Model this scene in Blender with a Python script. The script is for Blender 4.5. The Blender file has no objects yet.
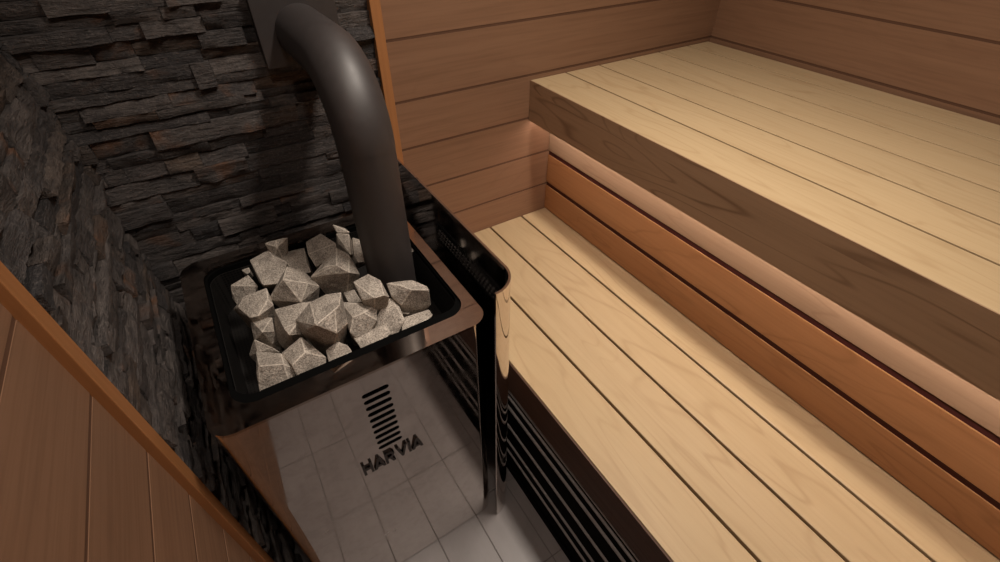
import bpy, bmesh, math, random
from mathutils import Vector, Matrix, noise

# ------------------------------------------------------------------ units
# scene is laid out in "plank units" relative to the camera, then scaled to metres
U = 0.42
FZ = -3.22                       # floor level below the lens, in plank units
def W(x, y, z): return Vector((x*U, y*U, (z-FZ)*U))

FPX = 465.098335
RV = (2.22128394, -0.642192620, 0.292667726)
def rodrigues(v):
    a = Vector(v); t = a.length
    return Matrix.Rotation(t, 3, a.normalized())
RC = rodrigues(RV)               # world -> lens (x right, y down, z forward)
def at(u, v, z):                 # photo point laid on the level z
    d = RC.transposed() @ Vector(((u-500)/FPX, (v-281)/FPX, 1.0))
    return d * (z/d.z)

scene = bpy.context.scene
col = scene.collection
rnd = random.Random(7)

# ------------------------------------------------------------------ node helpers
class NT:
    def __init__(s, name):
        s.m = bpy.data.materials.new(name); s.m.use_nodes = True
        s.t = s.m.node_tree; s.t.nodes.clear()
        s.out = s.n('ShaderNodeOutputMaterial'); s.b = s.n('ShaderNodeBsdfPrincipled')
        s.l(s.b.outputs[0], s.out.inputs[0])
    def n(s, ty, **kw):
        nd = s.t.nodes.new(ty)
        for k, v in kw.items():
            if k.startswith('i_'): nd.inputs[k[2:].replace('_', ' ')].default_value = v
            else: setattr(nd, k, v)
        return nd
    def l(s, a, b): s.t.links.new(a, b)
    def val(s, x, inp):
        if hasattr(x, 'links'): s.l(x, inp)
        else: inp.default_value = x
    def math(s, op, a, b=0.0, c=None):
        nd = s.n('ShaderNodeMath', operation=op); s.val(a, nd.inputs[0]); s.val(b, nd.inputs[1])
        if c is not None: s.val(c, nd.inputs[2])
        return nd.outputs[0]
    def vmath(s, op, a, b):
        nd = s.n('ShaderNodeVectorMath', operation=op); s.val(a, nd.inputs[0]); s.val(b, nd.inputs[1]); return nd.outputs[0]
    def noise(s, vec, scale, detail=2.0, rough=0.5, dist=0.0):
        nd = s.n('ShaderNodeTexNoise'); s.l(vec, nd.inputs['Vector'])
        nd.inputs['Scale'].default_value = scale; nd.inputs['Detail'].default_value = detail
        nd.inputs['Roughness'].default_value = rough; nd.inputs['Distortion'].default_value = dist
        return nd.outputs['Fac']
    def ramp(s, fac, stops):
        nd = s.n('ShaderNodeValToRGB'); s.l(fac, nd.inputs[0]); e = nd.color_ramp.elements
        while len(e) < len(stops): e.new(0.5)
        for k, (p, c) in zip(e, stops):
            k.position = p; k.color = (c, c, c, 1) if isinstance(c, (int, float)) else (*c, 1)
        return nd.outputs[0]
    def mix(s, f, a, b, mode='MIX'):
        nd = s.n('ShaderNodeMix', data_type='RGBA', blend_type=mode)
        s.val(f, nd.inputs[0])
        for x, i in ((a, 6), (b, 7)):
            if hasattr(x, 'links'): s.l(x, nd.inputs[i])
            else: nd.inputs[i].default_value = (*x, 1)
        return nd.outputs[2]
    def bump(s, h, strength, dist):
        nd = s.n('ShaderNodeBump'); nd.inputs['Strength'].default_value = strength
        nd.inputs['Distance'].default_value = dist; s.l(h, nd.inputs['Height'])
        s.l(nd.outputs[0], s.b.inputs['Normal'])
    def set(s, **kw):
        for k, v in kw.items():
            i = s.b.inputs[k.replace('_', ' ')]
            if hasattr(v, 'links'): s.l(v, i)
            else: i.default_value = (*v, 1) if isinstance(v, tuple) else v

def wood(name, c_light, c_mid, c_dark, axis='y', figure=0.55, rough=0.45, var=0.10, fibre=0.35):
    k = NT(name)
    tc = k.n('ShaderNodeTexCoord').outputs['Object']
    at_ = k.n('ShaderNodeAttribute', attribute_name='tone').outputs['Fac']
    ri = k.n('ShaderNodeObjectInfo').outputs['Random']
    off = k.math('ADD', k.math('MULTIPLY', at_, 23.0), k.math('MULTIPLY', ri, 11.0))
    cb = k.n('ShaderNodeCombineXYZ')
    for i in range(3): k.l(off, cb.inputs[i])
    p = k.vmath('ADD', tc, cb.outputs[0])
    ax = 'xyz'.index(axis)
    s1 = [8.0, 8.0, 8.0]; s1[ax] = 1.25
    s2 = [170.0]*3; s2[ax] = 5.0
    s3 = [30.0]*3; s3[ax] = 1.6
    a = k.noise(k.vmath('MULTIPLY', p, tuple(s1)), 1.0, 2.2, 0.5, 0.35)
    sw = k.math('SINE', k.math('MULTIPLY', a, 75.0))
    line = k.math('POWER', k.math('MULTIPLY_ADD', sw, 0.5, 0.5), 18.0)
    b = k.noise(k.vmath('MULTIPLY', p, tuple(s2)), 1.0, 2.0, 0.6)
    c = k.noise(k.vmath('MULTIPLY', p, tuple(s3)), 1.0, 3.0, 0.6)
    base = k.mix(k.ramp(c, [(0.3, 0.0), (0.7, 1.0)]), c_mid, c_light)
    blot = k.ramp(k.noise(p, 5.0, 2.0), [(0.35, 0.0), (0.7, 1.0)])
    fig = k.math('MULTIPLY', k.math('MULTIPLY', line, figure), k.math('MULTIPLY_ADD', blot, 0.7, 0.3))
    base = k.mix(fig, base, c_dark)
    base = k.mix(k.math('MULTIPLY', k.ramp(b, [(0.45, 0.0), (0.75, 1.0)]), fibre), base, c_dark)
    tone = k.math('MULTIPLY_ADD', k.math('FRACT', k.math('MULTIPLY', off, 3.7)), 2*var, 1.0-var)
    cc = k.n('ShaderNodeCombineColor')
    for i in range(3): k.l(tone, cc.inputs[i])
    base = k.mix(1.0, base, cc.outputs[0], 'MULTIPLY')
    k.set(Base_Color=base, Roughness=k.math('MULTIPLY_ADD', b, 0.2, rough-0.1))
    k.b.inputs['Specular IOR Level'].default_value = 0.35
    k.bump(b, 0.12, 0.0006)
    return k.m

M = {}
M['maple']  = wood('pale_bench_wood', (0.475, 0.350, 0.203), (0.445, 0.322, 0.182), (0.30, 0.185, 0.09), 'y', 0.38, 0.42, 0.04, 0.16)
M['fascia'] = wood('shaded_fascia_wood', (0.33, 0.208, 0.125), (0.295, 0.184, 0.109), (0.14, 0.075, 0.04), 'y', 0.8, 0.5, 0.0, 0.15)  # maple darkened: grazing-light shade of the bench front put into the colour
M['lit_board'] = wood('lit_board_wood', (0.30, 0.195, 0.122), (0.27, 0.174, 0.107), (0.19, 0.11, 0.065), 'y', 0.5, 0.45, 0.03, 0.2)  # strip light on the top board put into its paler colour
M['cherry'] = wood('cherry_wood', (0.41, 0.198, 0.086), (0.355, 0.166, 0.07), (0.21, 0.09, 0.036), 'y', 0.5, 0.42, 0.06, 0.25)
WL = ((0.268, 0.149, 0.088), (0.238, 0.129, 0.075), (0.155, 0.080, 0.044))
M['wall_x'] = wood('wall_wood_back', *WL, 'x', 0.16, 0.55, 0.06, 0.4)
M['wall_y'] = wood('wall_wood_side', *WL, 'y', 0.16, 0.55, 0.06, 0.4)
M['trim']   = wood('trim_wood', (0.40, 0.175, 0.065), (0.35, 0.15, 0.055), (0.22, 0.085, 0.03), 'z', 0.1, 0.5, 0.0, 0.2)
M['maroon'] = wood('maroon_batten', (0.060, 0.010, 0.008), (0.050, 0.008, 0.007), (0.03, 0.005, 0.004), 'y', 0.2, 0.7, 0.0, 0.3)
M['dark'] = wood('shaded_dark_wood', (0.085, 0.040, 0.022), (0.07, 0.032, 0.018), (0.04, 0.018, 0.010), 'y', 0.4, 0.6, 0.05, 0.3)  # dark brown; shade of the unlit lower front put into the colour
M['joint'] = wood('shaded_joint_wood', (0.125, 0.062, 0.036), (0.11, 0.054, 0.031), (0.08, 0.036, 0.02), 'y', 0.2, 0.7, 0.0, 0.3)  # shadow in the board gaps painted as dark wood
M['batten'] = wood('batten_wood', (0.16, 0.05, 0.03), (0.13, 0.04, 0.025), (0.08, 0.025, 0.015), 'x', 0.2, 0.7, 0.0, 0.3)

def stone_mat(name, axis):
    k = NT(name)
    tc = k.n('ShaderNodeTexCoord').outputs['Object']
    tn = k.n('ShaderNodeAttribute', attribute_name='tone').outputs['Fac']
    cb = k.n('ShaderNodeCombineXYZ')
    for i in range(3): k.l(k.math('MULTIPLY', tn, 19.0), cb.inputs[i])
    p = k.vmath('ADD', tc, cb.outputs[0])
    st = [90.0, 90.0, 120.0]; st['xyz'.index(axis)] = 20.0
    n0 = k.noise(k.vmath('MULTIPLY', p, tuple(st)), 1.0, 5.0, 0.70, 0.25)
    n1 = k.noise(p, 24.0, 6.0, 0.65, 0.2)
    n2 = k.noise(p, 210.0, 4.0, 0.7)
    n3 = k.noise(p, 13.0, 3.0, 0.55, 0.4)
    grey = k.ramp(tn, [(0.0, (0.040, 0.036, 0.037)), (0.30, (0.105, 0.088, 0.081)), (0.55, (0.145, 0.122, 0.111)),
                       (0.78, (0.066, 0.058, 0.057)), (0.90, (0.12, 0.09, 0.072)), (1.0, (0.125, 0.08, 0.056))])
    c = k.mix(k.ramp(n1, [(0.34, 0.7), (0.58, 0.0)]), grey, (0.030, 0.028, 0.030))
    c = k.mix(k.ramp(n0, [(0.30, 0.75), (0.52, 0.0)]), c, (0.022, 0.020, 0.021))
    rust = k.math('MULTIPLY', k.ramp(n3, [(0.55, 0.0), (0.70, 1.0)]), k.ramp(k.math('FRACT', k.math('MULTIPLY', tn, 7.3)), [(0.62, 0.0), (0.8, 0.75)]))
    c = k.mix(rust, c, (0.17, 0.075, 0.034))
    c = k.mix(k.ramp(n2, [(0.52, 0.0), (0.8, 0.45)]), c, (0.30, 0.26, 0.235))
    k.set(Base_Color=c, Roughness=k.ramp(n1, [(0.3, 0.5), (0.7, 0.8)]))
    k.b.inputs['Specular IOR Level'].default_value = 0.4
    k.bump(k.math('ADD', k.math('MULTIPLY', n0, 1.1), k.math('MULTIPLY', n2, 0.35)), 1.0, 0.010)
    return k.m
M['slate_x'] = stone_mat('dark_split_slate', 'x')
M['slate_y'] = stone_mat('dark_split_slate_side', 'y')

def rock_mat(name, lo, hi, br):
    k = NT(name)
    tc = k.n('ShaderNodeTexCoord').outputs['Object']
    ri = k.n('ShaderNodeObjectInfo').outputs['Random']
    cb = k.n('ShaderNodeCombineXYZ')
    for i in range(3): k.l(k.math('MULTIPLY', ri, 9.0), cb.inputs[i])
    p = k.vmath('ADD', tc, cb.outputs[0])
    n1 = k.noise(p, 420.0, 2.0, 0.8)
    n2 = k.noise(p, 40.0, 4.0, 0.6)
    n3 = k.noise(p, 150.0, 3.0, 0.7)
    c = k.mix(k.ramp(n1, [(0.36, 0.0), (0.62, 1.0)]), lo, hi)
    c = k.mix(k.ramp(n2, [(0.35, 0.45), (0.6, 0.0)]), c, tuple(x*0.55 for x in lo))
    c = k.mix(k.ramp(n3, [(0.60, 0.0), (0.72, br)]), c, (0.68, 0.60, 0.52))
    k.set(Base_Color=c, Roughness=0.8)
    k.b.inputs['Specular IOR Level'].default_value = 0.25
    k.bump(k.math('ADD', n3, k.math('MULTIPLY', n2, 1.2)), 0.7, 0.004)
    return k.m
M['rock'] = rock_mat('grey_stove_stone', (0.20, 0.174, 0.15), (0.60, 0.53, 0.455), 0.6)
M['rock_edge'] = rock_mat('worn_stone_edge', (0.44, 0.385, 0.33), (0.78, 0.70, 0.60), 0.6)

def steel(name='smudged_polished_steel', c0=(0.72, 0.67, 0.64), c1=(0.46, 0.41, 0.385)):
    k = NT(name)
    tc = k.n('ShaderNodeTexCoord').outputs['Object']
    a = k.noise(tc, 7.0, 5.0, 0.62, 0.5)
    b = k.noise(tc, 38.0, 4.0, 0.7, 0.8)
    r = k.math('ADD', k.ramp(a, [(0.44, 0.03), (0.60, 0.10), (0.75, 0.30)]), k.ramp(b, [(0.5, 0.0), (0.8, 0.10)]))
    c = k.mix(k.ramp(b, [(0.45, 0.0), (0.8, 0.5)]), c0, c1)
    k.set(Base_Color=c, Metallic=1.0, Roughness=r)
    return k.m
M['steel'] = steel()
M['dark_rim'] = steel('dark_reflection_steel', (0.50, 0.42, 0.37), (0.30, 0.245, 0.215))  # darker brown reflections on the rim painted into the steel colour

def plain(name, c, rough, metal=0.0, spec=0.5, bump=None):
    k = NT(name)
    tc = k.n('ShaderNodeTexCoord').outputs['Object']
    n = k.noise(tc, 60.0, 3.0, 0.6)
    base = k.mix(k.ramp(n, [(0.3, 0.0), (0.7, 1.0)]), tuple(x*0.85 for x in c), c)
    k.set(Base_Color=base, Roughness=k.math('MULTIPLY_ADD', n, 0.08, rough-0.04), Metallic=metal)
    k.b.inputs['Specular IOR Level'].default_value = spec
    if bump: k.bump(n, bump, 0.001)
    return k.m
M['flue']   = plain('matt_black_flue_paint', (0.038, 0.031, 0.030), 0.53, 0.0, 0.8)
M['black']  = plain('black_enamel', (0.0025, 0.0025, 0.0025), 0.8, 0.0, 0.05)
M['void']   = plain('slot_black', (0.003, 0.003, 0.003), 0.9, 0.0, 0.05)
M['letter'] = plain('dark_chrome', (0.10, 0.09, 0.085), 0.18, 1.0)
M['bar']    = plain('lit_slat_edge', (0.30, 0.28, 0.27), 0.4, 0.0, 0.5)  # pale grey paints the light caught on the slat edges
M['stud'] = plain('dull_vent_metal', (0.13, 0.115, 0.11), 0.4, 0.4, 0.5)

def perforated():
    k = NT('black_perforated_sheet')
    tc = k.n('ShaderNodeTexCoord').outputs['Object']
    v = k.n('ShaderNodeTexVoronoi', feature='F1'); v.inputs['Scale'].default_value = 170.0; v.inputs['Randomness'].default_value = 0.15
    k.l(tc, v.inputs['Vector'])
    c = k.mix(k.ramp(v.outputs['Distance'], [(0.30, 0.0), (0.42, 1.0)]), (0.002, 0.002, 0.002), (0.020, 0.018, 0.017))
    k.set(Base_Color=c, Roughness=0.45, Metallic=0.3)
    return k.m
M['mesh'] = perforated()

def tiles():
    k = NT('grey_floor_tiles')
    tc = k.n('ShaderNodeTexCoord').outputs['Object']
    tn = k.n('ShaderNodeAttribute', attribute_name='tone').outputs['Fac']
    a = k.noise(tc, 6.0, 5.0, 0.6, 0.4)
    b = k.noise(k.vmath('MULTIPLY', tc, (60.0, 5.0, 1.0)), 1.0, 3.0, 0.6)
    c = k.mix(k.ramp(a, [(0.3, 0.0), (0.7, 1.0)]), (0.205, 0.183, 0.178), (0.25, 0.226, 0.22))
    c = k.mix(k.math('MULTIPLY', k.ramp(b, [(0.45, 0.0), (0.8, 1.0)]), 0.25), c, (0.16, 0.14, 0.13))
    c = k.mix(k.math('MULTIPLY', tn, 0.25), c, (0.20, 0.178, 0.168))
    k.set(Base_Color=c, Roughness=k.math('MULTIPLY_ADD', a, 0.2, 0.26))
    k.b.inputs['Specular IOR Level'].default_value = 0.5
    return k.m
M['tile'] = tiles()
M['grout'] = plain('floor_grout', (0.155, 0.138, 0.132), 0.8)
def emit(name, c, s):
    k = NT(name); k.set(Base_Color=(0.8, 0.75, 0.7), Emission_Color=c, Emission_Strength=s); return k.m
M['led'] = emit('warm_led_diffuser', (1.0, 0.85, 0.76), 14.0)

# ------------------------------------------------------------------ mesh helpers
def tone_layer(bm):
    return bm.faces.layers.float.get('tone') or bm.faces.layers.float.new('tone')

def link(name, bm, mats, parent=None, smooth=None, kind=None):
    bmesh.ops.recalc_face_normals(bm, faces=bm.faces)
    me = bpy.data.meshes.new(name); bm.to_mesh(me); bm.free()
    for m in (mats if isinstance(mats, (list, tuple)) else [mats]): me.materials.append(m)
    if smooth is not None:
        me.shade_smooth(); me.set_sharp_from_angle(angle=math.radians(smooth))
    o = bpy.data.objects.new(name, me); col.objects.link(o)
    if parent is not None:
        o.parent = parent; o.matrix_parent_inverse = Matrix.Translation(-parent.location)
    if kind: o['kind'] = kind
    return o

def thing(name, loc, label, cat, group=None):
    o = bpy.data.objects.new(name, None); col.objects.link(o); o.location = loc
    o.empty_display_size = 0.05
    o['label'] = label; o['category'] = cat
    if group: o['group'] = group
    return o

def tag(o, label, cat, group=None):
    o['label'] = label; o['category'] = cat
    if group: o['group'] = group

def box(bm, x0, x1, y0, y1, z0, z1, bev=0.0, tone=0.0, seg=2, mi=0):
    """box given in plank units, bevel in metres"""
    t = tone_layer(bm)
    vs = [bm.verts.new(W(x, y, z)) for z in (z0, z1) for (x, y) in ((x0, y0), (x1, y0), (x1, y1), (x0, y1))]
    fs = [bm.faces.new([vs[i] for i in q]) for q in ((3, 2, 1, 0), (4, 5, 6, 7), (0, 1, 5, 4), (1, 2, 6, 5), (2, 3, 7, 6), (3, 0, 4, 7))]
    bm.normal_update()
    if bev:
        es = list({e for f in fs for e in f.edges})
        r = bmesh.ops.bevel(bm, geom=es, offset=bev, segments=seg, profile=0.5, affect='EDGES')
        fs = list({f for v in vs if v.is_valid for f in v.link_faces} | set(r['faces']) | {f for f in fs if f.is_valid})
    for f in fs:
        if f.is_valid: f[t] = tone; f.material_index = mi
    return fs

# ------------------------------------------------------------------ camera
cam = bpy.data.cameras.new('camera'); co = bpy.data.objects.new('camera', cam); col.objects.link(co)
cam.sensor_fit = 'HORIZONTAL'; cam.sensor_width = 36.0; cam.lens = FPX/1000*36.0; cam.clip_start = 0.01
right, up, back = RC[0], -RC[1], -RC[2]
mw = Matrix(((right[0], up[0], back[0]), (right[1], up[1], back[1]), (right[2], up[2], back[2]))).to_4x4()
mw.translation = W(0, 0, 0)
co.matrix_world = mw
scene.camera = co

# ------------------------------------------------------------------ room shell
XL, XR, YB, YF, ZC = -0.53, 3.52, 2.484, -2.3, 1.95
STONE_Y = 1.23                    # the cladding on the left wall ends here
STONE_X = 0.835                   # and on the back wall here
GB = [-0.6535, -0.9697, -1.2464, -1.5245, -1.7928]       # plank joints seen on the back wall
GL = [-1.0518, -1.3485, -1.6412, -1.9439]
def joints(seen, pitch):
    g = list(seen)
    while g[0]+pitch < ZC-0.05: g.insert(0, g[0]+pitch)
    while g[-1]-pitch > FZ+0.05: g.append(g[-1]-pitch)
    return [ZC] + g + [FZ]

def plank_wall(name, along, lo, hi, face, thick, js, mat):
    """horizontal tongue-and-groove boarding; face is the visible plane, the boards go back from it"""
    bm = bmesh.new()
    gap = 0.0075
    a, b = sorted((face, face+thick))
    for i in range(len(js)-1):
        z1, z0 = js[i]-gap, js[i+1]+gap
        if along == 'x': box(bm, lo, hi, a, b, z0, z1, 0, rnd.random(), 1)
        else: box(bm, a, b, lo, hi, z0, z1, 0, rnd.random(), 1)
    f2 = face + 0.03*thick; a, b = sorted((f2, face+thick*1.2))      # tongues closing the joints, groove shadow put into their colour
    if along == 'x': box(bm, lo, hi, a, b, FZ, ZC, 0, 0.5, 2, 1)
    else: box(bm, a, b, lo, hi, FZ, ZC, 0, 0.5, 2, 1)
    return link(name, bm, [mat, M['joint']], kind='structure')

plank_wall('wall_back', 'x', STONE_X, XR+0.08, YB, 0.06, joints(GB, 0.29), M['wall_x'])
plank_wall('wall_right', 'y', YF, YB, XR, 0.06, joints(GB[:2]+[-1.255, -1.54, -1.825], 0.31), M['wall_y'])
plank_wall('wall_left', 'y', YF, STONE_Y, XL, -0.06, joints(GL, 0.297), M['wall_y'])
plank_wall('wall_front', 'x', XL-0.06, XR+0.06, YF, -0.06, joints(GB, 0.29), M['wall_x'])

bm = bmesh.new()                                          # boarded ceiling
n = 14
for i in range(n):
    x0 = XL-0.1 + (XR-XL+0.2)*i/n; x1 = XL-0.1 + (XR-XL+0.2)*(i+1)/n
    box(bm, x0+0.005, x1-0.005, YF-0.1, YB+0.1, ZC, ZC+0.06, 0.0015, rnd.random())
box(bm, XL-0.1, XR+0.1, YF-0.1, YB+0.1, ZC+0.03, ZC+0.09)
link('ceiling', bm, M['wall_y'], kind='structure')

bm = bmesh.new()                                          # tiled floor
tx0, tw, ty0, tl = -0.001, 0.2805, 0.153, 0.549
i0, i1 = int((XL-tx0)/tw)-1, int((XR-tx0)/tw)+1
j0, j1 = int((YF-ty0)/tl)-1, int((YB-ty0)/tl)+1
g = 0.0025
for i in range(i0, i1+1):
    for j in range(j0, j1+1):
        box(bm, tx0+i*tw+g, tx0+(i+1)*tw-g, ty0+j*tl+g, ty0+(j+1)*tl-g, FZ-0.03, FZ, 0.0009, rnd.random(), 1)
box(bm, XL-0.4, XR+0.4, YF-0.4, YB+0.4, FZ-0.05, FZ-0.004, mi=1)
link('floor', bm, [M['tile'], M['grout']], kind='structure')

# ------------------------------------------------------------------ split-slate cladding
def stone_wall(name, axis, lo, hi, face, sign, seed):
    """ledgestone panel; axis 'x' or 'y' runs along the courses, sign*depth points into the room"""
    r = random.Random(seed)
    bm = bmesh.new(); t = tone_layer(bm)
    cell = 0.0175
    z = FZ
    def put(s, z, d):
        return W(s, face+sign*d, z) if axis == 'x' else W(face+sign*d, s, z)
    while z < ZC-0.02:
        h = min(r.choice((0.036, 0.045, 0.055, 0.065, 0.08, 0.10)), ZC-z)
        s = lo - r.random()*0.0
        while s < hi-1e-4:
            L = r.choice((0.09, 0.14, 0.20, 0.28, 0.36, 0.46))*r.uniform(0.8, 1.25)
            if hi-(s+L) < 0.08: L = hi-s
            split = [(z, z+h)]
            if h > 0.095 and r.random() < 0.45:
                m = z+h*r.uniform(0.4, 0.6); split = [(z, m), (m, z+h)]
            for (za, zb) in split:
                d0 = r.choice((0.0, 0.005, 0.009, 0.014, 0.028))
                tilt = r.uniform(-0.012, 0.012); tn = r.random(); rough = r.uniform(0.004, 0.014)
                off = Vector((r.random()*50, r.random()*50, r.random()*50))
                nu = max(2, round(L/cell)); nv = max(3, round((zb-za)/cell))
                grid = []
                e = 0.0008
                for i in range(nu+1):
                    row = []
                    for j in range(nv+1):
                        fu, fv = i/nu, j/nv
                        ss = s+e+(L-2*e)*fu; zz = za+e+(zb-za-2*e)*fv
                        q = Vector((ss*9, zz*15, 0))+off
                        d = d0 + tilt*(fv-0.5)*2 + rough*noise.fractal(q, 1.0, 2.1, 4)
                        d += 0.010*abs(noise.noise(q*0.8))*(1 if noise.noise(q*0.4+Vector((9, 9, 9))) > 0 else -0.8)
                        edge = min(i, nu-i, j, nv-j)
                        if edge == 0: d -= 0.001 + 0.007*abs(noise.noise(q*3))
                        if 0 < i < nu: ss += 0.004*noise.noise(q*2)
                        if j in (0, nv): zz += 0.004*noise.noise(q*1.5+Vector((3, 1, 7)))
                        row.append(bm.verts.new(put(ss, zz, d+0.03)))
                    grid.append(row)
                fs = [bm.faces.new((grid[i][j], grid[i+1][j], grid[i+1][j+1], grid[i][j+1])) for i in range(nu) for j in range(nv)]
                ring = [grid[i][0] for i in range(nu)] + [grid[nu][j] for j in range(nv)] + [grid[i][nv] for i in range(nu, 0, -1)] + [grid[0][j] for j in range(nv, 0, -1)]
                bk = []
                for v in ring:
                    c = v.co.copy()
                    if axis == 'x': c.y = (face-sign*0.03)*U
                    else: c.x = (face-sign*0.03)*U
                    bk.append(bm.verts.new(c))
                for k in range(len(ring)):
                    k2 = (k+1) % len(ring)
                    fs.append(bm.faces.new((ring[k], bk[k], bk[k2], ring[k2])))
                for f in fs: f[t] = tn
            s += L
        z += h
    if axis == 'x': box(bm, lo, hi, *sorted((face-sign*0.06, face-sign*0.005)), FZ, ZC, 0, 0.02)
    else: box(bm, *sorted((face-sign*0.06, face-sign*0.005)), lo, hi, FZ, ZC, 0, 0.02)
    return link(name, bm, M['slate_'+axis], kind='structure', smooth=38)
stone_wall('wall_back_stone', 'x', XL-0.03, 0.806, YB-0.030, -1, 3)
stone_wall('wall_left_stone', 'y', STONE_Y+0.035, YB-0.02, XL-0.02, 1, 11)

# timber trims that end the cladding
bm = bmesh.new(); box(bm, 0.801, 0.853, YB-0.10, YB+0.02, FZ, ZC, 0.0012, 0.3); link('trim_1', bm, M['trim'], kind='structure')
bm = bmesh.new(); box(bm, XL-0.03, XL+0.028, 1.197, 1.262, FZ, ZC, 0.0012, 0.6); link('trim_2', bm, M['trim'], kind='structure')

# ------------------------------------------------------------------ benches
BY0, BY1 = -2.2, 2.480
def board(name, x0, x1, z0, z1, mat, parent, y0=BY0, y1=BY1, bev=0.0016):
    bm = bmesh.new(); box(bm, x0, x1, y0, y1, z0, z1, bev, rnd.random())
    return link(name, bm, mat, parent)

def panel(name, x0, x1, z0, z1, parent, mat):
    bm = bmesh.new(); box(bm, x0, x1, BY0, BY1, z0, z1, 0.0008, 0.4)
    return link(name, bm, mat, parent)

GAPW = 0.0068
# upper bench
ub = thing('upper_bench', W(2.66, 0.2, -1.26), 'upper sauna bench of pale boards with deep timber front edge', 'bench')
seat = panel('seat', 1.865, 3.49, -1.15, -1.0625, ub, M['dark'])
ub_x = [1.805, 2.086, 2.379, 2.667, 2.953, 3.262, 3.502]
for i in range(6):
    board('seat_board', ub_x[i]+(GAPW if i else 0.0005), ub_x[i+1]-GAPW, -1.062, -1.0, M['maple'], seat, bev=0.0008)
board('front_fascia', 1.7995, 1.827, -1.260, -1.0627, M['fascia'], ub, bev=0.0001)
board('edge_strip', 1.7995, 1.8045, -1.0624, -1.0005, M['fascia'], ub, bev=0.0001)  # thin strip covers the pale board edge with the same painted shade

# lower bench
lb = thing('lower_bench', W(1.45, 0.2, FZ), 'lower sauna bench of pale boards beside the stove', 'bench')
seat = panel('seat', 0.98, 1.98, -2.17, -2.0765, lb, M['dark'])
lb_x = [0.9134, 1.196, 1.4865, 1.771, 2.02]
for i in range(4):
    board('seat_board', lb_x[i]+(GAPW*1.1 if i else 0), lb_x[i+1]-GAPW*1.1, -2.076, -2.0132, M['maple'], seat)
board('front_fascia', 0.9035, 0.9125, -2.255, -2.0185, M['dark'], lb, bev=0.0003)  # covers the board edge; its shade is in the dark colour
bm = bmesh.new(); box(bm, 1.05, 1.95, BY0+0.1, BY1-0.1, FZ+0.002, -2.171, 0.001, 0.2); link('base_frame', bm, M['batten'], lb)

# backrest boards between the benches
br = thing('slatted_backrest', W(2.02, 0.2, -2.0), 'slatted backrest of reddish boards between lower seat and upper bench', 'backrest')
rail = panel('rail', 1.9965, 2.07, -2.0, -1.18, br, M['maroon'])
board('back_board', 1.988, 1.9960, -2.005, -1.806, M['cherry'], rail, bev=0.0012)
board('back_board', 1.988, 1.9960, -1.7735, -1.5555, M['cherry'], rail, bev=0.0012)
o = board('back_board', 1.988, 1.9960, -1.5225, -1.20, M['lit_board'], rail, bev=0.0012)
o['label'] = 'top board of the backrest, strip light put into its pale colour'
bm = bmesh.new(); box(bm, 2.071, 2.10, BY0, BY1, -2.07, -1.16); link('backing_panel', bm, M['batten'], br)

# louvred grille that closes the space under the lower bench
gr = thing('bench_grille', W(0.93, 0.2, FZ), 'black slatted grille under the front of the lower bench', 'grille')
bm = bmesh.new(); box(bm, 0.922, 0.95, BY0, BY1, FZ+0.001, -2.25); link('back_panel', bm, M['black'], gr)
for zc, hh in ((-2.295, 0.008), (-2.355, 0.008), (-2.46, 0.009), (-2.664, 0.007), (-2.850, 0.006), (-2.970, 0.006)):
    bm = bmesh.new(); box(bm, 0.909, 0.9215, BY0, BY1, zc-hh, zc+hh, 0.001, 0.1); link('slat', bm, M['bar'], gr)
bm = bmesh.new(); box(bm, 0.9135, 0.9215, BY0, BY1, FZ+0.001, FZ+0.07, 0.001, 0.1); link('bottom_rail', bm, M['black'], gr)

# ------------------------------------------------------------------ stove
ZT = -1.405
SX0, SX1, SY0, SY1 = -0.375, 0.69, 1.167, 2.225
st = thing('sauna_stove', W(0.16, 1.7, FZ), 'polished steel wood-burning sauna stove with open top full of stones', 'stove')

def rrect(x0, x1, y0, y1, r, n=12):
    pts = []
    for cx, cy, a0 in ((x1-r, y1-r, 0), (x0+r, y1-r, 90), (x0+r, y0+r, 180), (x1-r, y0+r, 270)):
        for i in range(n+1):
            a = math.radians(a0+90*i/n); pts.append((cx+r*math.cos(a), cy+r*math.sin(a)))
    return pts

def prism(bm, pts, z0, z1, mi=0, caps=True):
    lo = [bm.verts.new(W(x, y, z0)) for x, y in pts]; hi = [bm.verts.new(W(x, y, z1)) for x, y in pts]
    n = len(pts); fs = []
    for i in range(n):
        j = (i+1) % n; fs.append(bm.faces.new((lo[i], lo[j], hi[j], hi[i])))
    if caps: fs += [bm.faces.new(lo[::-1]), bm.faces.new(hi)]
    for f in fs: f.material_index = mi
    return lo, hi

def ring_prism(bm, outer, inner, z0, z1):
    ol, oh = prism(bm, outer, z0, z1, caps=False); il, ih = prism(bm, inner, z0, z1, caps=False)
    n = len(outer)
    for i in range(n):
        j = (i+1) % n
        bm.faces.new((oh[i], oh[j], ih[j], ih[i])); bm.faces.new((ol[i], il[i], il[j], ol[j]))

# body: closed rounded box with ten slots cut in the door side
bm = bmesh.new()
prism(bm, rrect(SX0, SX1, SY0, SY1, 0.075), FZ+0.008, -1.70)
bmesh.ops.recalc_face_normals(bm, faces=bm.faces)
me_b = bpy.data.meshes.new('body'); bm.to_mesh(me_b); bm.free()
for m in (M['steel'], M['void']): me_b.materials.append(m)
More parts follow.
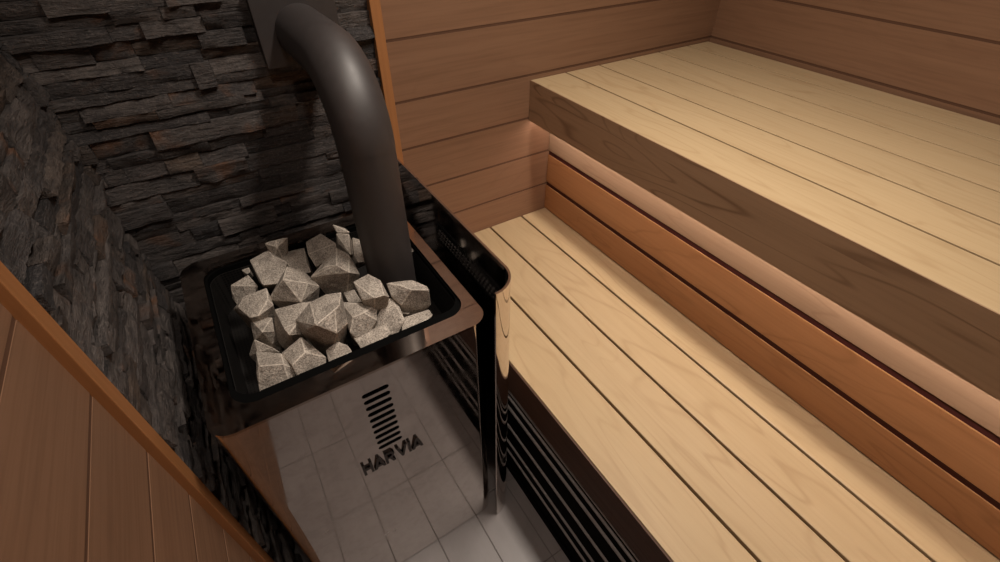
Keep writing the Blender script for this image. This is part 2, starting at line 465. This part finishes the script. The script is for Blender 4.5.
# upper part of the shell is a ring so that the stone basket can sit in it
bm = bmesh.new()
ring_prism(bm, rrect(SX0, SX1, SY0, SY1, 0.075), rrect(SX0+0.02, SX1-0.02, SY0+0.035, SY1-0.02, 0.06), FZ+0.008, ZT-0.012)
bmesh.ops.recalc_face_normals(bm, faces=bm.faces)
me_r = bpy.data.meshes.new('body'); bm.to_mesh(me_r); bm.free()
for m in (M['steel'], M['void']): me_r.materials.append(m)
bpy.data.meshes.remove(me_b)
body = bpy.data.objects.new('body', me_r); col.objects.link(body)
bm = bmesh.new()
for k in range(10):
    zc = -1.527 - 0.0427*k; h = 0.0125; xa, xb = 0.1115, 0.2215
    pts = []
    for cx, a0 in ((xb-h, -90), (xa+h, 90)):
        for i in range(9):
            a = math.radians(a0+180*i/8); pts.append((cx+h*math.cos(a), zc+h*math.sin(a)))
    lo = [bm.verts.new(W(x, SY0-0.03, z)) for x, z in pts]; hi = [bm.verts.new(W(x, SY0+0.02, z)) for x, z in pts]
    for i in range(len(pts)):
        j = (i+1) % len(pts); bm.faces.new((lo[i], lo[j], hi[j], hi[i]))
    bm.faces.new(lo[::-1]); bm.faces.new(hi)
for f in bm.faces: f.material_index = 1
bmesh.ops.recalc_face_normals(bm, faces=bm.faces)
me_c = bpy.data.meshes.new('cutter'); bm.to_mesh(me_c); bm.free()
for m in (M['steel'], M['void']): me_c.materials.append(m)
cut = bpy.data.objects.new('cutter', me_c); col.objects.link(cut)
md = body.modifiers.new('slots', 'BOOLEAN'); md.operation = 'DIFFERENCE'; md.solver = 'EXACT'; md.object = cut
dg = bpy.context.evaluated_depsgraph_get()
me_n = bpy.data.meshes.new_from_object(body.evaluated_get(dg), depsgraph=dg)
body.modifiers.clear(); body.data = me_n
bpy.data.objects.remove(cut); bpy.data.meshes.remove(me_c)
me_n.shade_smooth(); me_n.set_sharp_from_angle(angle=math.radians(30))
body.parent = st; body.matrix_parent_inverse = Matrix.Translation(-st.location)

bm = bmesh.new()                                          # flat frame round the stone opening
OX0, OX1, OY0, OY1 = -0.290, 0.640, 1.258, 2.140
ring_prism(bm, rrect(SX0-0.002, SX1+0.002, SY0-0.002, SY1+0.002, 0.077), rrect(OX0, OX1, OY0, OY1, 0.085), ZT-0.012, ZT)
link('top_frame', bm, M['dark_rim'], st, smooth=30)

bm = bmesh.new()                                          # black lip, then the perforated basket walls
ring_prism(bm, rrect(OX0-0.03, OX1+0.03, OY0-0.03, OY1+0.03, 0.10), rrect(OX0+0.012, OX1-0.006, OY0+0.052, OY1-0.006, 0.075), ZT-0.042, ZT-0.014)
link('opening_lip', bm, M['black'], st, smooth=30)
bm = bmesh.new()
ring_prism(bm, rrect(OX0-0.005, OX1+0.012, OY0+0.035, OY1+0.012, 0.085), rrect(OX0+0.014, OX1-0.008, OY0+0.054, OY1-0.008, 0.075), -1.66, ZT-0.043)
prism(bm, rrect(OX0-0.005, OX1+0.012, OY0+0.035, OY1+0.012, 0.085), -1.675, -1.661)
link('stone_basket', bm, M['mesh'], st, smooth=30)

# side vents seen mirrored in the heat shield
bm = bmesh.new()
box(bm, SX1-0.004, SX1+0.006, 1.27, 2.13, -1.68, -1.55)
for r_ in range(3):
    for k in range(26):
        y = 1.30+0.031*k+(0.0155 if r_ % 2 else 0); z = -1.585-0.03*r_
        box(bm, SX1+0.006, SX1+0.012, y-0.008, y+0.008, z-0.008, z+0.008, 0.0012, 0, 1, 1)
link('side_vent', bm, [M['black'], M['stud']], st)

# raised lettering
def stroke_letters():
    bm = bmesh.new()
    zt, zb = -1.962, -2.047
    h = zt-zb
    def poly(pts, x, w):
        lo = [bm.verts.new(W(x+p*w, SY0-0.011, zb+q*h)) for p, q in pts]; hi = [bm.verts.new(W(x+p*w, SY0-0.0005, zb+q*h)) for p, q in pts]
        n = len(pts)
        for i in range(n):
            j = (i+1) % n; bm.faces.new((lo[i], lo[j], hi[j], hi[i]))
        bm.faces.new(lo); bm.faces.new(hi[::-1])
    def H(x, w):
        poly([(0, 0), (.26, 0), (.26, 1), (0, 1)], x, w); poly([(.74, 0), (1, 0), (1, 1), (.74, 1)], x, w)
        poly([(.26, .40), (.74, .40), (.74, .60), (.26, .60)], x, w)
    def A(x, w):
        poly([(0, 0), (.24, 0), (.60, 1), (.40, 1)], x, w); poly([(.76, 0), (1, 0), (.60, 1), (.50, .72)], x, w)
        poly([(.28, .16), (.74, .16), (.66, .36), (.36, .36)], x, w)
    def R(x, w):
        poly([(0, 0), (.25, 0), (.25, 1), (0, 1)], x, w)
        poly([(.25, .82), (.62, .82), (.75, 1), (.25, 1)], x, w); poly([(.62, .82), (.72, .70), (1, .74), (.75, 1)], x, w)
        poly([(.72, .70), (.62, .56), (.78, .40), (1, .74)], x, w); poly([(.25, .40), (.78, .40), (.62, .56), (.25, .56)], x, w)
        poly([(.42, .40), (.70, .40), (1, 0), (.70, 0)], x, w)
    def V(x, w):
        poly([(0, 1), (.24, 1), (.58, 0), (.40, 0)], x, w); poly([(.76, 1), (1, 1), (.58, 0), (.50, .26)], x, w)
    def I(x, w): poly([(0, 0), (1, 0), (1, 1), (0, 1)], x, w)
    H(0.019, 0.046); A(0.067, 0.055); R(0.1235, 0.046); V(0.178, 0.055); I(0.236, 0.013); A(0.252, 0.055)
    return bm
link('lettering', stroke_letters(), M['letter'], st)

# ------------------------------------------------------------------ heat shield beside the stove
hs = thing('heat_shield', W(0.80, 1.7, FZ), 'tall mirror-polished steel heat shield with curled front edge, right of the stove', 'heat shield')
bm = bmesh.new()
path = [(0.806, 2.385)]
for i in range(17):
    a = math.radians(-90*i/16); path.append((0.680+0.126*math.cos(a), 1.224+0.126*math.sin(a)))
th = 0.010
inner = []
for i, (x, y) in enumerate(path):
    p0 = Vector(path[max(i-1, 0)]); p1 = Vector(path[min(i+1, len(path)-1)])
    d = (p1-p0).normalized(); nrm = Vector((d.y, -d.x))       # towards the stove
    inner.append((x+nrm.x*th, y+nrm.y*th))
pts = path + inner[::-1]
prism(bm, pts, FZ+0.004, -1.21)
link('sheet', bm, M['steel'], hs, smooth=40)

# ------------------------------------------------------------------ flue
fl = thing('flue_pipe', W(0.468, 1.70, ZT), 'matt black flue pipe rising from the stove and bending back into the stone wall', 'flue pipe')
PX, PY, PR, BR, PZ = 0.468, 1.700, 0.1088, 0.267, -0.530
def tube(bm, rings, close=True):
    prev = None
    for ring in rings:
        vs = [bm.verts.new(p) for p in ring]
        if prev:
            n = len(vs)
            for i in range(n): bm.faces.new((prev[i], prev[(i+1) % n], vs[(i+1) % n], vs[i]))
        elif close: bm.faces.new(vs)
        prev = vs
    if close: bm.faces.new(prev)
N = 64
def circ(c, a, b, r): return [W(*(Vector(c)+r*(math.cos(2*math.pi*i/N)*Vector(a)+math.sin(2*math.pi*i/N)*Vector(b)))) for i in range(N)]
bm = bmesh.new()
tube(bm, [circ((PX, PY, z), (1, 0, 0), (0, 1, 0), PR) for z in (-1.60, PZ-BR)])
link('pipe', bm, M['flue'], fl, smooth=40)
bm = bmesh.new()
rings = [circ((PX, PY, PZ-BR), (1, 0, 0), (0, 1, 0), PR*1.005)]
for i in range(33):
    a = math.radians(90*i/32)
    rings.append(circ((PX, PY+BR-BR*math.cos(a), PZ-BR+BR*math.sin(a)), (1, 0, 0), (0, math.cos(a), -math.sin(a)), PR*1.005))
rings.append(circ((PX, YB-0.10, PZ), (1, 0, 0), (0, 0, -1), PR*1.005))
tube(bm, rings)
link('elbow', bm, M['flue'], fl, smooth=40)
bm = bmesh.new()
box(bm, PX-0.179, PX+0.168, YB-0.135, YB-0.05, PZ-0.128, PZ+0.18, 0.001)
link('wall_plate', bm, M['flue'], fl)

# ------------------------------------------------------------------ stove stones
STONES = [
 # level, label, [(u, v, height) ...]
 (-1.42, 'small upright grey stone at the left edge of the heap, nearest the black rim', [(230,285,0),(248,274.5,.02),(258,286,0),(256,291,-.02),(237,305,-.08),(232,298,-.06)]),
 (-1.36, 'broad flat grey stone at the back left of the heap', [(249.5,260,0),(268,250,0),(273,256,.02),(287,262,0),(281,283,0),(263,285,0),(259,282,-.03)]),
 (-1.40, 'dull grey stone in the back row left of the tall block', [(277,254,0),(304,247.5,0),(306,262,0),(311,272,-.02),(296,275,0),(286,262,.02)]),
 (-1.36, 'tall dull grey block in the back row with rounded top edge', [(305.5,242,.02),(320.5,233,.02),(336,243,.03),(337,252,0),(316,267,-.05),(308,254,0)]),
 (-1.33, 'large stone with a pointed front ridge and dark lower faces left of the flue', [(336.5,265,.05),(310,277,-.02),(325,266.5,.03),(336.5,247.5,.05),(349,254,.02),(360,274,-.03),(349,272,.03),(346,286,-.10),(335,290,-.12),(322,284,-.10)]),
 (-1.36, 'pyramid-shaped stone with one dark triangular face, left of the heap centre', [(287,266,.05),(283,279,.07),(268,300,-.04),(288,305,-.09),(301,302,-.03),(304,301,-.05),(320,286,-.03),(305,272,0),(308,283,.02)]),
 (-1.40, 'pale jagged stone on the left side with a pointed left tip', [(233,309,-.05),(238,307,0),(244,296,.02),(266.5,287.5,.02),(268,299,.02),(273.5,305,0),(258,316,0),(249.5,317.5,0),(272,315,-.08),(249,321,-.10)]),
 (-1.45, 'squarish stone on the left side below the jagged pale one', [(249.5,318,0),(272,317,0),(274,331,0),(262.5,331.5,.04),(254,341,-.03),(272,344,-.06)]),
 (-1.42, 'blocky pale stone left of the largest middle stone', [(274.5,309,.02),(302,302,.03),(312,301,.02),(298,322,.05),(301,334,0),(289,334.5,.04),(284,328,.05),(278,318,.03),(274,337,-.10),(283,347,-.12),(297,337,-.08)]),
 (-1.34, 'largest faceted stone in the middle of the heap, dark underneath', [(295,320,-.02),(310,302,.04),(326,294,.05),(341,292,.05),(339.5,305,.08),(335,309,.09),(316,325,.08),(307,329,.02),(348,322.5,-.02),(337,333.5,.02),(330,341,-.08),(312,343,-.10),(302,334,-.06)]),
 (-1.40, 'blunt speckled stone right of the largest middle stone', [(341,302,.02),(358,303.5,.04),(377,304,.02),(377,320,0),(364,312.5,.05),(353,317,.05),(350,333,0),(362,343,-.06),(375,330,-.06),(344,318,-.06)]),
 (-1.32, 'smooth-topped pale stone lying in front of the flue foot', [(353,281.5,.02),(368,273.5,.03),(380,279.5,.03),(389.5,297,0),(384,295,.03),(375,298,.03),(362,300,0),(357,291,0),(377,304,-.06),(388,299,-.06)]),
 (-1.36, 'wide pale stone at the right end of the heap beside the flue foot', [(386,283,.02),(403,281,.04),(413,280,.03),(427,286,.02),(429,290,.03),(412,289.5,.05),(400,285,.05),(431,305,-.07),(423,308,-.07),(409,305,-.04),(401,305,-.03),(391,296,0)]),
 (-1.42, 'steep wedge-shaped stone below the two pale stones at the flue foot', [(390,297,.04),(399,305,.02),(405,320,0),(398,333,-.04),(381,338,-.05),(372,325,-.02),(380,310,.02)]),
 (-1.44, 'small stone wedged behind the blunt speckled stone', [(343,292,0),(354,289,0),(362,302,0),(349,303,0)]),
 (-1.43, 'pale ridged stone in the front row beside the corner stone', [(281,353,0),(301,336.5,.04),(316,349,.03),(326,357,0),(326,364,-.02),(310,374,-.03),(298,378,-.02),(305,352,.05),(292,365,.03)]),
 (-1.45, 'pale square stone at the front left corner of the heap', [(256,351,.02),(281,353,.03),(284,364,.05),(298,370,0),(290,384,-.02),(260,396,-.04),(256.5,374,.03),(259,366,.06)]),
 (-1.47, 'thin stone leaning behind the front left corner stone', [(254,339,.03),(272,347,.02),(280,352,0),(258,352,0),(249,356,-.05),(251,348,-.03)]),
 (-1.42, 'low stone in the front row under the largest middle stone', [(325.5,350,.0),(337,341,.02),(347.5,345,.01),(352,351,0),(329,365,-.02),(350,356,-.02)]),
 (-1.44, 'low flat stone under the wide pale stone at the right end', [(401,318,0),(429,309,0),(433,315,0),(420,326,-.01),(402,335,-.01)]),
 (-1.385, 'dark shaded stone behind the ridged stone near the flue', [(336,233,.03),(349,234,.02),(351,255,0),(338,243,0),(345,234,.0)]),
 (-1.40, 'narrow tall stone standing against the left of the flue', [(352.5,237,0),(359,239,0),(366,262,0),(358,262,0),(354.5,255,0)]),
 (-1.34, 'small spiky stone on the back rim above the broad flat stone', [(264,243,.03),(276,240,.04),(288,237,.03),(277,247,.02),(275,256,-.03),(270,249.5,0)]),
 (-1.43, 'pale low stone in the front row below the blunt speckled stone', [(352,336,0),(362,350,-.01),(381,342,-.01),(391,333,-.01),(386,324,0),(375,330,.0)]),
 (-1.36, 'flat stone in the back row nearest the stone wall, left of the flue', [(332,224,.02),(345,228,0),(350,232,0),(337,232,0)]),
 (-1.45, 'tiny stone tucked under the wide pale stone at the right end', [(400,307,0),(411,308,0),(409,314,0),(401,313,0)]),
 (-1.44, 'dim small stone in the far back left corner of the basket', [(236,256,0),(241,251,0),(250,260,0),(247,263,0)]),
 (-1.46, 'small dark stone behind the upright stone on the left edge', [(239,268,0),(248,263.5,0),(250,272,0),(247,274,0)]),
 (-1.45, 'small stone between the flue and the right rim, farthest back', [(409,239,0),(414,238,.02),(418,249,0),(412,252,0)]),
 (-1.45, 'small stone between the flue and the right rim, middle of three', [(419,244,0),(424,247,.02),(427,255,0),(421,257,0)]),
 (-1.45, 'small stone between the flue and the right rim, nearest of three', [(428,256,0),(434,259,.02),(438,267,0),(431,268,0)]),
]
for zb, label, pts in STONES:
    bm = bmesh.new()
    P = [at(u, v, zb+h) for u, v, h in pts]
    c = sum(P, Vector())/len(P)
    zlow = min(p.z for p in P)
    ext = max((p-c).length for p in P)
    for p in P: bm.verts.new(W(*p))
    deep = min(0.13, 0.04+ext*0.7)
    for k in range(7):
        a = 2*math.pi*k/7+zb*31
        bm.verts.new(W(c.x+0.03*ext+0.42*ext*math.cos(a), c.y+0.35*ext+0.40*ext*math.sin(a), max(zlow-deep*rnd.uniform(0.75, 1.0), -1.655)))
    bmesh.ops.convex_hull(bm, input=list(bm.verts))
    bmesh.ops.delete(bm, geom=[v for v in bm.verts if not v.link_faces], context='VERTS')
    bmesh.ops.dissolve_limit(bm, angle_limit=math.radians(4), verts=bm.verts, edges=bm.edges)
    es = [e for e in bm.edges if len(e.link_faces) == 2 and e.calc_face_angle() > math.radians(24)]
    for f in bm.faces: f.material_index = 0
    r = bmesh.ops.bevel(bm, geom=es, offset=0.0013, segments=1, profile=0.5, affect='EDGES', clamp_overlap=True, material=1)
    bmesh.ops.triangulate(bm, faces=[f for f in bm.faces if len(f.verts) > 4])
    org = W(c.x, c.y, max(zlow-deep, -1.655))
    bmesh.ops.translate(bm, verts=bm.verts, vec=-org)
    o = link('stove_stone', bm, [M['rock'], M['rock_edge']])
    o.location = org
    tag(o, label, 'stone', 'stones heaped on the stove')

# ------------------------------------------------------------------ lamps
ls = thing('light_strip', W(1.93, 0.2, -1.15), 'warm light strip hidden under the upper bench behind its fascia', 'light strip')
bm = bmesh.new(); box(bm, 1.832, 1.862, BY0+0.1, BY1-0.012, -1.2575, -1.152, 0.001); link('diffuser', bm, M['led'], ls)

def area(name, loc, tgt, size, e, c, sy=None):
    l = bpy.data.lights.new(name, 'AREA'); l.energy = e; l.color = c; l.size = size*U
    if sy: l.shape = 'RECTANGLE'; l.size_y = sy*U
    o = bpy.data.objects.new(name, l); col.objects.link(o)
    o.location = W(*loc); d = (W(*tgt)-W(*loc)).normalized()
    o.rotation_euler = d.to_track_quat('-Z', 'Y').to_euler()
    return o
area('ceiling_lamp', (1.48, 0.9, ZC-0.03), (1.48, 0.9, 0), 0.3, 9.3, (1.0, 0.89, 0.78), 1.1).data.spread = math.radians(115)

area('ceiling_lamp', (0.10, 0.10, ZC-0.03), (0.10, 0.10, 0), 0.35, 3.6, (1.0, 0.86, 0.74)).data.spread = math.radians(140)

w = bpy.data.worlds.new('dim_room'); scene.world = w; w.use_nodes = True
w.node_tree.nodes['Background'].inputs[0].default_value = (0.02, 0.015, 0.012, 1)

scene.view_settings.view_transform = 'Standard'; scene.view_settings.look = 'None'
scene.view_settings.gamma = 1.0; scene.view_settings.use_curve_mapping = False
scene.view_settings.exposure = 0.0
